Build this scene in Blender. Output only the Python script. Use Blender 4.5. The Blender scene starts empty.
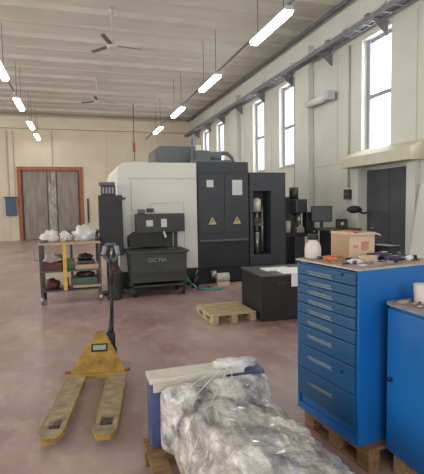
import bpy, bmesh, math, random
from mathutils import Vector, Matrix, noise
random.seed(7)
R = math.radians
S = bpy.context.scene
COL = S.collection

# ---------------------------------------------------------------- camera, sky, exposure
H = 1.6
yaw, pit, rol = R(17.18), R(4.34), R(1.0)
F = Vector((math.sin(yaw)*math.cos(pit), math.cos(yaw)*math.cos(pit), -math.sin(pit)))
Rt = Vector((math.cos(yaw), -math.sin(yaw), 0)); U = Rt.cross(F)
R2 = Rt*math.cos(rol) - U*math.sin(rol); U2 = Rt*math.sin(rol) + U*math.cos(rol)
cd = bpy.data.cameras.new('camera'); cam = bpy.data.objects.new('camera', cd); COL.objects.link(cam)
cd.sensor_fit = 'HORIZONTAL'; cd.sensor_width = 36; cd.lens = 440/424*36
cd.clip_start = .05; cd.clip_end = 300
M = Matrix((R2, U2, -F)).transposed().to_4x4(); M.translation = Vector((0, 0, H)); cam.matrix_world = M
S.camera = cam
S.view_settings.view_transform = 'Standard'; S.view_settings.look = 'None'
S.view_settings.gamma = 1; S.view_settings.use_curve_mapping = False
S.view_settings.exposure = -0.06

W = bpy.data.worlds.new('overcast_sky'); S.world = W; W.use_nodes = True
bg = W.node_tree.nodes['Background']; bg.inputs[0].default_value = (.90, .95, 1, 1); bg.inputs[1].default_value = 2.2

def area(name, loc, rot, sx, sy, power, col):
    l = bpy.data.lights.new(name, 'AREA'); l.shape = 'RECTANGLE'; l.size = sx; l.size_y = sy
    l.energy = power; l.color = col
    o = bpy.data.objects.new(name, l); COL.objects.link(o); o.location = loc; o.rotation_euler = rot
    return o
# daylight through the right wall windows, then two fill lamps added on the unseen sides
area('daylight_right', (6.7, 12.2, 3.9), (0, R(90), 0), 2.4, 16, 1250, (.93, .97, 1))
area('fill_left', (-8.7, 9, 3.4), (0, R(-90), 0), 3.2, 18, 800, (1, .96, .90))
area('fill_rear', (0, -5.6, 3.4), (R(90), 0, 0), 8, 2.6, 230, (1, .98, .95))

# ---------------------------------------------------------------- materials
def mat(name, c1, c2=None, rough=.6, metal=0, scale=6, bump=0, bscale=None, detail=4, stretch=(1,1,1), emit=None, estr=0, contrast=(.35, .65), spec=.5, coat=0):
    m = bpy.data.materials.new(name); m.use_nodes = True; nt = m.node_tree; N = nt.nodes; L = nt.links
    b = N['Principled BSDF']
    b.inputs['Roughness'].default_value = rough; b.inputs['Metallic'].default_value = metal
    b.inputs['Specular IOR Level'].default_value = spec; b.inputs['Coat Weight'].default_value = coat
    tc = N.new('ShaderNodeTexCoord'); mp = N.new('ShaderNodeMapping'); mp.inputs['Scale'].default_value = stretch
    L.new(tc.outputs['Object'], mp.inputs[0])
    nz = N.new('ShaderNodeTexNoise'); nz.inputs['Scale'].default_value = scale; nz.inputs['Detail'].default_value = detail
    L.new(mp.outputs[0], nz.inputs[0])
    cr = N.new('ShaderNodeValToRGB'); cr.color_ramp.elements[0].position = contrast[0]; cr.color_ramp.elements[1].position = contrast[1]
    c2 = c2 or tuple(min(1, x*1.12+.003) for x in c1)
    cr.color_ramp.elements[0].color = (*c1, 1); cr.color_ramp.elements[1].color = (*c2, 1)
    L.new(nz.outputs[0], cr.inputs[0]); L.new(cr.outputs[0], b.inputs['Base Color'])
    if bump:
        n2 = N.new('ShaderNodeTexNoise'); n2.inputs['Scale'].default_value = bscale or scale*3; n2.inputs['Detail'].default_value = 5
        L.new(mp.outputs[0], n2.inputs[0])
        bu = N.new('ShaderNodeBump'); bu.inputs['Strength'].default_value = bump; bu.inputs['Distance'].default_value = .02
        L.new(n2.outputs[0], bu.inputs['Height']); L.new(bu.outputs[0], b.inputs['Normal'])
    if emit:
        b.inputs['Emission Color'].default_value = (*emit, 1); b.inputs['Emission Strength'].default_value = estr
    return m

m_wall = mat('painted_concrete_cream', (.66,.585,.455), (.72,.65,.52), .85, scale=1.2, bump=.12, bscale=30)
m_wallr = mat('painted_concrete_pale', (.57,.575,.52), (.64,.64,.575), .85, scale=1.1, bump=.12, bscale=30)
m_ceil = mat('ceiling_concrete', (.56,.525,.465), (.62,.585,.52), .9, scale=1.4, stretch=(.25,1.6,1), bump=.1)
m_rib = mat('ceiling_rib_concrete', (.52,.49,.435), (.58,.55,.485), .9, scale=2)
m_fanblade = mat('fan_blade_brown', (.16,.14,.12), rough=.6)
m_joint = mat('joint_sealant', (.46,.42,.34), rough=.9)
m_orange = mat('orange_door_frame', (.32,.09,.05), (.42,.13,.075), .6, scale=5)
m_leaf = mat('grey_strip_door', (.21,.185,.15), (.30,.27,.22), .45, scale=2.2, stretch=(3,1,.6))
m_strip = mat('clear_strip', (.46,.46,.42), (.20,.19,.16), .35, scale=4, stretch=(5,1,.8))
m_darkdoor = mat('dark_grey_door', (.062,.068,.078), (.085,.092,.10), .6, scale=2)
m_winframe = mat('window_frame_grey', (.27,.29,.32), rough=.5)
m_lightgrey = mat('light_grey_enamel', (.45,.46,.47), rough=.5)
m_sill = mat('sill_cream_concrete', (.55,.53,.40), (.61,.59,.47), .8)
m_tray = mat('galvanised_tray', (.20,.20,.22), (.27,.27,.29), .6, metal=.2, scale=9)
m_wire = mat('dark_wire', (.10,.095,.09), rough=.6)
m_white = mat('white_painted_metal', (.66,.645,.59), (.70,.685,.63), .45, scale=1.5)
m_groove = mat('groove_grey', (.42,.40,.36), rough=.7)
m_navy = mat('dark_slate_paint', (.034,.039,.049), (.042,.047,.058), .42, scale=2)
m_navy2 = mat('black_blue_base', (.012,.013,.018), (.02,.021,.027), .55, scale=3)
m_panelgrey = mat('machine_roof_grey', (.095,.11,.12), (.12,.135,.145), .5, scale=3)
m_black = mat('black_plastic', (.010,.010,.012), (.016,.016,.018), .55)
m_rubber = mat('black_rubber', (.015,.014,.014), rough=.85)
m_sticker = mat('white_sticker', (.62,.64,.62), (.55,.57,.56), .5, scale=30)
m_text = mat('grey_lettering', (.30,.30,.28), rough=.6)
m_warn = mat('warning_yellow', (.50,.42,.20), (.58,.48,.26), .5)
m_bingrey = mat('bin_green_grey', (.036,.040,.035), (.052,.056,.049), .6, scale=5)
m_consolegrey = mat('conveyor_head_grey', (.038,.037,.036), (.05,.049,.047), .55, scale=4)
m_steel = mat('worn_steel', (.34,.33,.31), (.46,.44,.41), .35, metal=.8, scale=14)
m_darksteel = mat('dark_steel', (.05,.048,.046), (.09,.085,.08), .45, metal=.5, scale=12)
m_yellow = mat('worn_yellow_paint', (.20,.115,.022), (.42,.26,.05), .5, scale=9, bump=.15, contrast=(.3,.62))
m_fork = mat('scuffed_fork_top', (.17,.13,.075), (.38,.30,.17), .45, scale=12, bump=.2, contrast=(.32,.68))
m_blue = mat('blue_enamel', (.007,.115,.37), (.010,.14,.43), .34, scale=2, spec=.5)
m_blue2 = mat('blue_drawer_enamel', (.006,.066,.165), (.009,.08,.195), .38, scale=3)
m_handle = mat('aluminium_pull', (.15,.18,.19), (.25,.27,.27), .5, metal=.2, scale=20)
m_tray2 = mat('worktop_mat_brown', (.30,.22,.17), (.42,.34,.28), .75, scale=18, bump=.3)
m_wood = mat('pallet_wood', (.36,.23,.11), (.50,.35,.18), .8, scale=5, stretch=(1,9,9), bump=.25)
m_wood2 = mat('pale_pallet_wood', (.42,.32,.17), (.56,.45,.27), .8, scale=5, stretch=(1,9,9), bump=.25)
m_wooddark = mat('brown_shade_dark_wood', (.17,.09,.035), (.28,.17,.08), .6, scale=5, stretch=(6,1,6), bump=.25)  # brown wood, darkened in colour for the shade under the drawer cabinet
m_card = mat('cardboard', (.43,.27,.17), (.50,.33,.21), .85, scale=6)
m_card2 = mat('pale_cardboard', (.56,.42,.30), (.64,.50,.38), .85, scale=6)
m_tapered = mat('red_print', (.48,.20,.12), (.54,.30,.20), .8, scale=14)
m_jug = mat('milky_plastic', (.60,.55,.46), (.66,.61,.52), .45, scale=4)
m_orangerag = mat('orange_cloth', (.62,.13,.03), (.75,.22,.07), .9, scale=20, bump=.6)
m_whiterag = mat('white_cloth', (.66,.64,.62), (.76,.74,.72), .85, scale=12, bump=.5)
m_bag = mat('white_plastic_bag', (.60,.59,.58), (.78,.77,.76), .4, scale=10, bump=.5)
m_purple = mat('dark_violet_plastic', (.05,.035,.09), (.09,.07,.14), .45)
m_redcrate = mat('dark_red_crate', (.085,.024,.022), (.12,.035,.03), .6, scale=5)
m_pinkgoods = mat('pale_pink_parts', (.42,.32,.31), (.60,.52,.50), .6, scale=30, bump=.6)
m_green = mat('dull_green_paint', (.07,.10,.075), (.10,.135,.10), .6, scale=5)
m_tablewood = mat('trolley_board', (.40,.27,.18), (.52,.38,.27), .7, scale=5, stretch=(1,8,1))
m_strap = mat('yellow_strap', (.60,.36,.05), (.70,.45,.09), .6)
m_hose = mat('green_hose', (.06,.34,.24), (.09,.40,.30), .4)
m_paper = mat('paper_white', (.80,.80,.80), (.86,.86,.85), .7)
m_boxblack = mat('black_sheet_metal', (.011,.010,.011), (.018,.016,.017), .5, scale=2)
m_boxtop = mat('grey_lid', (.10,.10,.105), (.13,.13,.135), .3, scale=2)
m_redpipe = mat('red_cable', (.30,.05,.03), rough=.6)
m_bluebox = mat('blue_electric_box', (.045,.10,.16), (.06,.13,.20), .5)
m_loadblue = mat('blue_painted_casting', (.03,.05,.15), (.08,.11,.24), .35, scale=8)
m_loadwhite = mat('cream_panel_edge', (.56,.53,.44), (.66,.63,.55), .5, scale=8)
m_loadbody = mat('dusty_machine_parts', (.20,.15,.10), (.52,.46,.38), .5, scale=7, bump=.5, contrast=(.3,.6))
m_loadgrey = mat('blue_grey_machine_parts', (.12,.15,.22), (.46,.47,.48), .4, scale=9, bump=.4, contrast=(.35,.6))

def floor_mat():
    m = bpy.data.materials.new('worn_red_floor'); m.use_nodes = True; nt = m.node_tree; N = nt.nodes; L = nt.links
    b = N['Principled BSDF']; tc = N.new('ShaderNodeTexCoord')
    def nz(s, d, st):
        mp = N.new('ShaderNodeMapping'); mp.inputs['Scale'].default_value = st
        L.new(tc.outputs['Object'], mp.inputs[0]); n = N.new('ShaderNodeTexNoise'); n.inputs['Scale'].default_value = s
        n.inputs['Detail'].default_value = d; n.inputs['Roughness'].default_value = .6; L.new(mp.outputs[0], n.inputs[0]); return n
    a = nz(.9, 6, (1, .7, 1)); c = nz(5.5, 6, (1, .6, 1)); g = nz(.35, 3, (1, 1, 1))
    r1 = N.new('ShaderNodeValToRGB'); r1.color_ramp.elements[0].position = .32; r1.color_ramp.elements[1].position = .70
    r1.color_ramp.elements[0].color = (.24,.13,.122,1); r1.color_ramp.elements[1].color = (.50,.39,.36,1)
    e = r1.color_ramp.elements.new(.52); e.color = (.365,.245,.228,1)
    L.new(a.outputs[0], r1.inputs[0])
    r2 = N.new('ShaderNodeValToRGB'); r2.color_ramp.elements[0].position = .50; r2.color_ramp.elements[1].position = .72
    r2.color_ramp.elements[0].color = (0,0,0,1); r2.color_ramp.elements[1].color = (.55,.55,.55,1); L.new(c.outputs[0], r2.inputs[0])
    mx = N.new('ShaderNodeMixRGB'); mx.inputs[2].default_value = (.54,.46,.42,1)
    L.new(r2.outputs[0], mx.inputs[0]); L.new(r1.outputs[0], mx.inputs[1])
    r3 = N.new('ShaderNodeValToRGB'); r3.color_ramp.elements[0].position = .45; r3.color_ramp.elements[1].position = .62
    r3.color_ramp.elements[0].color = (0,0,0,1); r3.color_ramp.elements[1].color = (.6,.6,.6,1); L.new(g.outputs[0], r3.inputs[0])
    mx2 = N.new('ShaderNodeMixRGB'); mx2.inputs[2].default_value = (.39,.32,.28,1)
    L.new(r3.outputs[0], mx2.inputs[0]); L.new(mx.outputs[0], mx2.inputs[1]); L.new(mx2.outputs[0], b.inputs['Base Color'])
    rr = N.new('ShaderNodeMapRange'); rr.inputs['To Min'].default_value = .24; rr.inputs['To Max'].default_value = .46
    L.new(c.outputs[0], rr.inputs[0]); L.new(rr.outputs[0], b.inputs['Roughness'])
    bu = N.new('ShaderNodeBump'); bu.inputs['Strength'].default_value = .05; L.new(c.outputs[0], bu.inputs['Height']); L.new(bu.outputs[0], b.inputs['Normal'])
    return m
m_floor = floor_mat()

def tube_mat():
    m = bpy.data.materials.new('fluorescent_tube'); m.use_nodes = True
    b = m.node_tree.nodes['Principled BSDF']; b.inputs['Base Color'].default_value = (.9,.9,.9,1)
    b.inputs['Emission Color'].default_value = (1,.97,.92,1); b.inputs['Emission Strength'].default_value = 16
    return m
m_tube = tube_mat()

def glass_mat():
    m = bpy.data.materials.new('window_glass'); m.use_nodes = True; nt = m.node_tree; N = nt.nodes; L = nt.links
    N.remove(N['Principled BSDF']); out = N['Material Output']
    t = N.new('ShaderNodeBsdfTransparent'); g = N.new('ShaderNodeBsdfGlossy'); g.inputs['Roughness'].default_value = .05
    mx = N.new('ShaderNodeMixShader'); mx.inputs[0].default_value = .06
    L.new(t.outputs[0], mx.inputs[1]); L.new(g.outputs[0], mx.inputs[2]); L.new(mx.outputs[0], out.inputs[0]); return m
m_glass = glass_mat()

def film_mat():
    m = bpy.data.materials.new('stretch_film'); m.use_nodes = True; nt = m.node_tree; N = nt.nodes; L = nt.links
    b = N['Principled BSDF']; out = N['Material Output']
    b.inputs['Roughness'].default_value = .28; b.inputs['Coat Weight'].default_value = 1.0; b.inputs['Coat Roughness'].default_value = .08
    tc = N.new('ShaderNodeTexCoord'); mp = N.new('ShaderNodeMapping'); mp.inputs['Scale'].default_value = (1.6, .7, 1.3); mp.inputs['Rotation'].default_value = (0, 0, .7)
    L.new(tc.outputs['Object'], mp.inputs[0])
    n = N.new('ShaderNodeTexNoise'); n.inputs['Scale'].default_value = 7; n.inputs['Detail'].default_value = 8; n.inputs['Roughness'].default_value = .65; L.new(mp.outputs[0], n.inputs[0])
    n.inputs['Distortion'].default_value = 1.2
    cr = N.new('ShaderNodeValToRGB'); e = cr.color_ramp.elements
    e[0].position = .34; e[0].color = (.40,.44,.54,1); e[1].position = .64; e[1].color = (.90,.89,.87,1)  # white and blue-grey put the film's highlights and shadows into its colour
    k = e.new(.50); k.color = (.76,.71,.61,1)
    L.new(n.outputs[0], cr.inputs[0]); L.new(cr.outputs[0], b.inputs['Base Color'])
    n2 = N.new('ShaderNodeTexNoise'); n2.inputs['Scale'].default_value = 22; n2.inputs['Detail'].default_value = 6; n2.inputs['Distortion'].default_value = 1.5; L.new(mp.outputs[0], n2.inputs[0])
    bu = N.new('ShaderNodeBump'); bu.inputs['Strength'].default_value = .9; bu.inputs['Distance'].default_value = .02
    L.new(n2.outputs[0], bu.inputs['Height']); L.new(bu.outputs[0], b.inputs['Normal'])
    t = N.new('ShaderNodeBsdfTransparent'); mx = N.new('ShaderNodeMixShader')
    r = N.new('ShaderNodeMapRange'); r.inputs['From Min'].default_value = .35; r.inputs['From Max'].default_value = .62
    r.inputs['To Min'].default_value = .25; r.inputs['To Max'].default_value = .93
    n3 = N.new('ShaderNodeTexNoise'); n3.inputs['Scale'].default_value = 7; n3.inputs['Detail'].default_value = 5; L.new(mp.outputs[0], n3.inputs[0])
    L.new(n3.outputs[0], r.inputs[0]); L.new(r.outputs[0], mx.inputs[0]); L.new(t.outputs[0], mx.inputs[1]); L.new(b.outputs[0], mx.inputs[2])
    L.new(mx.outputs[0], out.inputs[0]); return m
m_film = film_mat()

# ---------------------------------------------------------------- mesh helpers
def NB(): return bmesh.new()
def bx(bm, x0, x1, y0, y1, z0, z1, bev=0, mtx=None):
    t = bmesh.new(); bmesh.ops.create_cube(t, size=1)
    for v in t.verts: v.co = Vector(((x0+x1)/2+v.co.x*(x1-x0), (y0+y1)/2+v.co.y*(y1-y0), (z0+z1)/2+v.co.z*(z1-z0)))
    if bev: bmesh.ops.bevel(t, geom=list(t.edges), offset=bev, segments=2, profile=.6, affect='EDGES')
    merge(bm, t, mtx); return bm
def merge(bm, t, mtx=None):
    if mtx is not None: bmesh.ops.transform(t, matrix=mtx, verts=t.verts)
    me = bpy.data.meshes.new('tmp'); t.to_mesh(me); t.free(); bm.from_mesh(me); bpy.data.meshes.remove(me)
def tube(bm, p0, p1, r, n=12, r2=None, caps=True):
    p0, p1 = Vector(p0), Vector(p1); d = p1-p0; t = bmesh.new()
    bmesh.ops.create_cone(t, cap_ends=caps, segments=n, radius1=r, radius2=r if r2 is None else r2, depth=d.length)
    q = Vector((0,0,1)).rotation_difference(d.normalized()).to_matrix().to_4x4(); q.translation = (p0+p1)/2
    merge(bm, t, q); return bm
def path(bm, pts, r, n=8):
    for a, b in zip(pts, pts[1:]):
        tube(bm, a, b, r, n)
    for p in pts[1:-1]:
        t = bmesh.new(); bmesh.ops.create_uvsphere(t, u_segments=n, v_segments=6, radius=r); merge(bm, t, Matrix.Translation(p))
    return bm
def prism(bm, poly, axis, a0, a1):
    """poly: 2D points; axis 'x','y','z' is the extrusion axis"""
    t = bmesh.new()
    def P(u, v, a): return {'x': (a, u, v), 'y': (u, a, v), 'z': (u, v, a)}[axis]
    A = [t.verts.new(P(u, v, a0)) for u, v in poly]; B = [t.verts.new(P(u, v, a1)) for u, v in poly]
    t.faces.new(A); t.faces.new(B[::-1]); n = len(poly)
    for i in range(n): t.faces.new((A[i], B[i], B[(i+1) % n], A[(i+1) % n]))
    bmesh.ops.recalc_face_normals(t, faces=t.faces); merge(bm, t); return bm
def lathe(bm, prof, cx=0, cy=0, n=20):
    t = bmesh.new(); rings = []
    for r, z in prof: rings.append([t.verts.new((cx+r*math.cos(2*math.pi*i/n), cy+r*math.sin(2*math.pi*i/n), z)) for i in range(n)])
    for a, b in zip(rings, rings[1:]):
        for i in range(n): t.faces.new((a[i], a[(i+1) % n], b[(i+1) % n], b[i]))
    t.faces.new(rings[0][::-1]); t.faces.new(rings[-1]); merge(bm, t); return bm
def blob(bm, c, s, amp=.35, freq=4, seed=0, sub=3, flat=True):
    t = bmesh.new(); bmesh.ops.create_icosphere(t, subdivisions=sub, radius=1)
    for v in t.verts:
        k = noise.noise(v.co*freq*.5+Vector((seed*7.3, seed, 0)))*amp + noise.noise(v.co*freq*1.4+Vector((seed, 3, 0)))*amp*.5
        v.co = v.co*(1+k)
        if flat: v.co.z = max(v.co.z, -.6)
    zmin = min(v.co.z for v in t.verts)
    for v in t.verts: v.co = Vector((c[0]+v.co.x*s[0], c[1]+v.co.y*s[1], c[2]+(v.co.z-zmin)*s[2]))
    merge(bm, t); return bm
def obj(name, bm, m, parent=None, smooth=False, label=None):
    me = bpy.data.meshes.new(name); bm.to_mesh(me); bm.free(); me.materials.append(m)
    if smooth:
        for p in me.polygons: p.use_smooth = True
    o = bpy.data.objects.new(name, me); COL.objects.link(o)
    if parent: o.parent = parent
    if label: o['label'] = label
    return o
def tag(o, label, cat, group=None):
    o['label'] = label; o['category'] = cat
    if group: o['group'] = group
    return o
def thing(name, label, cat, loc=(0,0,0), rz=0, group=None):
    o = bpy.data.objects.new(name, None); COL.objects.link(o); o.location = loc; o.rotation_euler = (0,0,rz); o.empty_display_size = .1
    return tag(o, label, cat, group)
def struct(name, bm, m, parent=None, smooth=False):
    o = obj(name, bm, m, parent, smooth); o['kind'] = 'structure'; return o
def sbase(name, loc=(0,0,0)):
    o = bpy.data.objects.new(name, None); COL.objects.link(o); o.location = loc; o['kind'] = 'structure'; return o
def dup(root, loc, rz=None, label=None, group=None):
    r = root.copy(); COL.objects.link(r); r.location = loc
    if rz is not None: r.rotation_euler = (0,0,rz)
    if label: r['label'] = label
    if group: r['group'] = group
    for ch in list(root.children):
        c = ch.copy(); COL.objects.link(c); c.parent = r
        for g in list(ch.children):
            d = g.copy(); COL.objects.link(d); d.parent = c
    return r
def text(s, size, m, parent, mtx, name='lettering', label=None):
    cu = bpy.data.curves.new('t', 'FONT'); cu.body = s; cu.size = size; cu.extrude = .001; cu.align_x = 'CENTER'; cu.align_y = 'CENTER'
    t = bpy.data.objects.new('t', cu); COL.objects.link(t); bpy.context.view_layer.update()
    me = bpy.data.meshes.new_from_object(t); bpy.data.objects.remove(t); me.transform(mtx); me.materials.clear(); me.materials.append(m)
    o = bpy.data.objects.new(name, me); COL.objects.link(o); o.parent = parent
    if label: o['label'] = label
    return o

# ---------------------------------------------------------------- the hall
XW, YB, ZC, XL, YF = 5.8, 22.7, 5.95, -8.0, -5.0
struct('floor', bx(NB(), XL-.3, XW+.35, YF-2, YB+.3, -.2, 0), m_floor)
struct('ceiling', bx(NB(), XL-.3, XW+.35, YF, YB+.3, ZC, ZC+.2), m_ceil)
b = NB()
y = 8.8
k = 0
while y < 22.2:
    w = .22 if k % 2 == 0 else .12; d = .09 if k % 2 == 0 else .035
    prism(b, [(y-w, ZC), (y-w*.6, ZC-d), (y+w*.6, ZC-d), (y+w, ZC)], 'x', XL, XW)
    y += .9; k += 1
struct('trim_1', b, m_rib)                                            # ribs of the roof slabs
struct('trim_2', bx(NB(), XL, XW, 22.35, YB, 5.25, ZC-.16, .02), m_wall)     # beam over the back wall
b = NB()
bx(b, XL, -2.5, YB, YB+.3, 0, 5.6); bx(b, .35, XW, YB, YB+.3, 0, 5.6); bx(b, -2.5, .35, YB, YB+.3, 3.45, 5.6); bx(b, XL, XW, YB, YB+.3, 5.6, ZC)
struct('wall_back', b, m_wall)
b = NB()
for x in (-5.2, -2.95, 1.6, 2.9, 4.2): bx(b, x-.012, x+.012, YB-.004, YB, .15, 5.15)
struct('trim_3', b, m_joint)

# right wall with its tall windows and gate
wins = [(5.05, 6.0), (7.12, 8.02), (11.0, 11.9), (13.0, 13.9), (16.95, 17.85), (19.0, 19.9)]
ZS, ZT = 2.62, 4.9
b = NB()
bx(b, XW, XW+.35, YF, 6.57, 0, ZS); bx(b, XW, XW+.35, 7.98, YB, 0, ZS); bx(b, XW, XW+.35, 6.57, 7.98, 2.25, ZS)
bx(b, XW, XW+.35, YF, YB, ZT, ZC)
ys = [YF] + [v for w in wins for v in w] + [YB]
for a, c in zip(ys[::2], ys[1::2]): bx(b, XW, XW+.35, a, c, ZS, ZT)
struct('wall_right', b, m_wallr)
b = NB()
for y0, y1 in ((9.95, 10.65), (15.05, 15.75), (21.0, 21.6)): bx(b, XW-.16, XW, y0, y1, 0, 5.45, .02)
struct('trim_4', b, m_wallr)                                          # pilasters
b = NB()
for y in (6.45, 8.9, 12.45, 14.6): bx(b, XW-.003, XW, y-.012, y+.012, 2.5, 4.9)
bx(b, XW-.003, XW, 2, 9.9, 2.44, 2.46)
struct('trim_5', b, m_joint)
for i, (y0, y1) in enumerate(wins):
    w = sbase('window_%d' % (i+1), (XW+.16, y0, ZS)); d = y1-y0; h = ZT-ZS
    f = NB(); t = .07
    bx(f, 0, .07, 0, t, 0, h); bx(f, 0, .07, d-t, d, 0, h); bx(f, 0, .07, t, d-t, 0, t); bx(f, 0, .07, t, d-t, h-t, h)
    bx(f, 0, .07, t, d-t, 1.09, 1.17); bx(f, -.03, .0, d-.1, d, 0, h)
    obj('window_frame', f, m_winframe, w)
    obj('window_pane', bx(NB(), .03, .036, t, d-t, t, h-t), m_glass, w)
    obj('window_sill', bx(NB(), -.21, 0, -.02, d+.02, -.03, -.002), m_sill, w)
# surround of the nearer windows and the canopy above the side gate
b = NB(); prism(b, [(XW, 2.66), (XW-.34, 2.50), (XW-.34, 2.30), (XW, 2.30)], 'y', 6.2, 8.25)
struct('trim_6', b, m_sill)
b = NB(); bx(b, XW-.1, XW, 7.98, 8.2, 0, 2.3, .01); bx(b, XW-.1, XW, 6.35, 6.57, 0, 2.3, .01)
struct('trim_7', b, m_wallr)
dr = sbase('door_2', (XW+.12, 6.57, 0))
b = NB(); bx(b, 0, .05, .005, 1.405, 0, 2.24); obj('door_leaf', b, m_darkdoor, dr)
obj('door_seam', bx(NB(), -.004, 0, .70, .712, 0, 2.22), m_navy, dr)
obj('door_handle', bx(NB(), -.05, -.012, 1.1, 1.22, 1.02, 1.06, .008), m_steel, dr)

# unseen left wall, its window band added to brighten the hall; rear opening likewise
b = NB(); bx(b, XL-.3, XL, YF, YB, 0, 1.8); bx(b, XL-.3, XL, YF, YB, 5.0, ZC)
for y in [-5, -.9, 3.2, 7.3, 11.4, 15.5, 19.6]: bx(b, XL-.3, XL, y, y+.9, 1.8, 5.0)
bx(b, XL-.3, XL, 20.5, YB, 1.8, 5)
struct('wall_left', b, m_wall)
b = NB(); bx(b, XL, -4.2, YF-.3, YF, 0, ZC); bx(b, 4.2, XW+.35, YF-.3, YF, 0, ZC); bx(b, -4.2, 4.2, YF-.3, YF, 4.8, ZC)
struct('wall_front', b, m_wall)

# orange framed gate in the back wall
d = sbase('door_1', (-1.075, YB-.05, 0))
b = NB(); bx(b, -1.49, -1.32, 0, .12, 0, 3.5, .01); bx(b, 1.32, 1.49, 0, .12, 0, 3.5, .01); bx(b, -1.32, 1.32, 0, .12, 3.32, 3.5, .01)
obj('door_frame', b, m_orange, d)
for s in (-1, 1):
    b = NB(); x0, x1 = (-1.31, -.13) if s < 0 else (.22, 1.31)
    bx(b, x0, x1, .12, .16, .02, 3.31)
    l = obj('door_leaf', b, m_leaf, d)
    b = NB()
    for x in (x0+.02, x1-.06): bx(b, x, x+.04, .10, .12, .03, 3.3)
    obj('leaf_edge', b, m_darksteel, l)
b = NB()
for i in range(5): bx(b, -.13+i*.07, -.055+i*.07, .10+.012*(i % 2), .112+.012*(i % 2), .02, 3.31)
obj('strip_curtain', b, m_strip, d, label='hanging clear plastic strips')
obj('added_backing', bx(NB(), -1.42, 1.42, .30, .33, 0, 3.5), m_leaf, d)  # backing added to stop sky light leaking through the door gaps
obj('closing_bar', bx(NB(), -.06, .0, .05, .10, 2.7, 3.31), m_orange, d)

# ---------------------------------------------------------------- services on walls and ceiling
t = thing('cable_tray', 'grey metal cable tray with pipes running high along the windowed wall', 'cable tray', (0,0,0))
b = NB(); bx(b, 5.44, 5.455, 2.6, 22.1, 5.0, 5.10); bx(b, 5.63, 5.645, 2.6, 22.1, 5.0, 5.10)
yy = 2.7
while yy < 22: bx(b, 5.455, 5.63, yy, yy+.05, 5.0, 5.012); yy += .3
obj('tray_channel', b, m_tray, t)
for x, z, r in ((5.49, 5.05, .022), (5.54, 5.04, .02), (5.59, 5.055, .03), (5.70, 5.20, .025), (5.70, 5.28, .018)):
    obj('pipe', tube(NB(), (x, 2.6, z), (x, 22.1, z), r), m_tray if x < 5.6 else m_wallr, t, True)
yy = 3.4
while yy < 21.5:
    b = NB(); bx(b, 5.42, XW, yy, yy+.04, 4.95, 4.985); prism(b, [(5.5, 4.95), (XW, 4.95), (XW, 4.72), (XW-.03, 4.72)], 'y', yy+.015, yy+.025); bx(b, 5.72, 5.75, yy, yy+.03, 4.985, 5.34)
    obj('bracket', b, m_tray, t); yy += 1.9
for i, yy in enumerate([5.6, 6.2, 6.9, 7.4, 8.1, 8.8, 9.3]): obj('junction_box', bx(NB(), 5.47, 5.55, yy, yy+.12, 5.07, 5.15+.03*(i % 2), .01), m_tray, t)

tag(obj('ceiling_pipe', tube(NB(), (5.62, 3, 5.80), (5.62, 22.1, 5.80), .05), m_panelgrey, None, True), 'grey pipe running where the ceiling meets the windowed wall', 'pipe')
for y, lab, z0 in ((8.42, 'thin vertical conduit just left of the side gate canopy', 1.9), (10.9, 'thin vertical conduit beside the pilaster left of the wall heater', .1)):
    tag(obj('wall_conduit', tube(NB(), (XW-.03, y, z0), (XW-.03, y, 4.94), .02), m_joint, None, True), lab, 'conduit')
t = thing('switch_box', 'small dark grey switch box on wall beside the side gate', 'switch box', (XW, 8.42, 1.64))
obj('housing', bx(NB(), -.09, 0, -.1, .1, 0, .22, .01), m_navy, t)
obj('knob', tube(NB(), (-.11, 0, .11), (-.09, 0, .11), .03), m_redpipe, t, True)
tag(obj('wall_sign', bx(NB(), XW-.01, XW, 8.66, 8.84, 1.28, 1.5), m_sticker), 'small pale notice on wall left of the switch box', 'sign')

t = thing('wall_heater', 'white tubular wall heater mounted high between two windows', 'heater', (XW-.18, 9.5, 4.0))
b = NB(); tube(b, (0, -.48, 0), (0, .42, 0), .085, 20); obj('heater_tube', b, m_white, t, True)
b = NB(); bx(b, -.09, .12, -.60, -.46, -.09, .11, .015); obj('fan_box', b, m_lightgrey, t)
for y in (-.3, .3): obj('wall_bracket', bx(NB(), .05, .18, y-.015, y+.015, -.02, .02), m_darksteel, t)

def light_fixture(x, y0, L, label, group):
    t = thing('fluorescent_light', label, 'ceiling light', (x, y0, 4.7), 0, group)
    b = NB(); prism(b, [(-.10, .02), (-.05, .09), (.05, .09), (.10, .02)], 'y', .03, L-.03); obj('housing', b, m_lightgrey, t)
    b = NB()
    prism(b, [(-.088, .02), (-.06, -.045), (.06, -.045), (.088, .02)], 'y', .06, L-.06); obj('tube_cover', b, m_tube, t)
    for yy in (.25, L-.25): obj('suspension_wire', tube(NB(), (0, yy, .09), (0, yy, ZC-4.7-.005), .008, 6), m_wire, t)
    return t
ord_r = ['closest to the viewer', 'second from the viewer', 'third from the viewer', 'farthest from the viewer']
f0 = light_fixture(3.45, 6.65, 1.58, 'lit fluorescent fitting of the right-hand ceiling row, ' + ord_r[0], 'fluorescent fittings of the right-hand row')
for i, y in enumerate((10.35, 14.05, 17.75)):
    dup(f0, (3.45, y, 4.7), label='lit fluorescent fitting of the right-hand ceiling row, ' + ord_r[i+1])
for i, y in enumerate((10.4, 13.95, 17.6)):
    dup(f0, (-1.5, y, 4.7), label='lit fluorescent fitting of the left-hand ceiling row, ' + ord_r[i], group='fluorescent fittings of the left-hand row')
dup(f0, (-1.5, 20.55, 4.7), label='lit fluorescent fitting of the left-hand ceiling row, nearest the orange gate', group='fluorescent fittings of the left-hand row')
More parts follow.
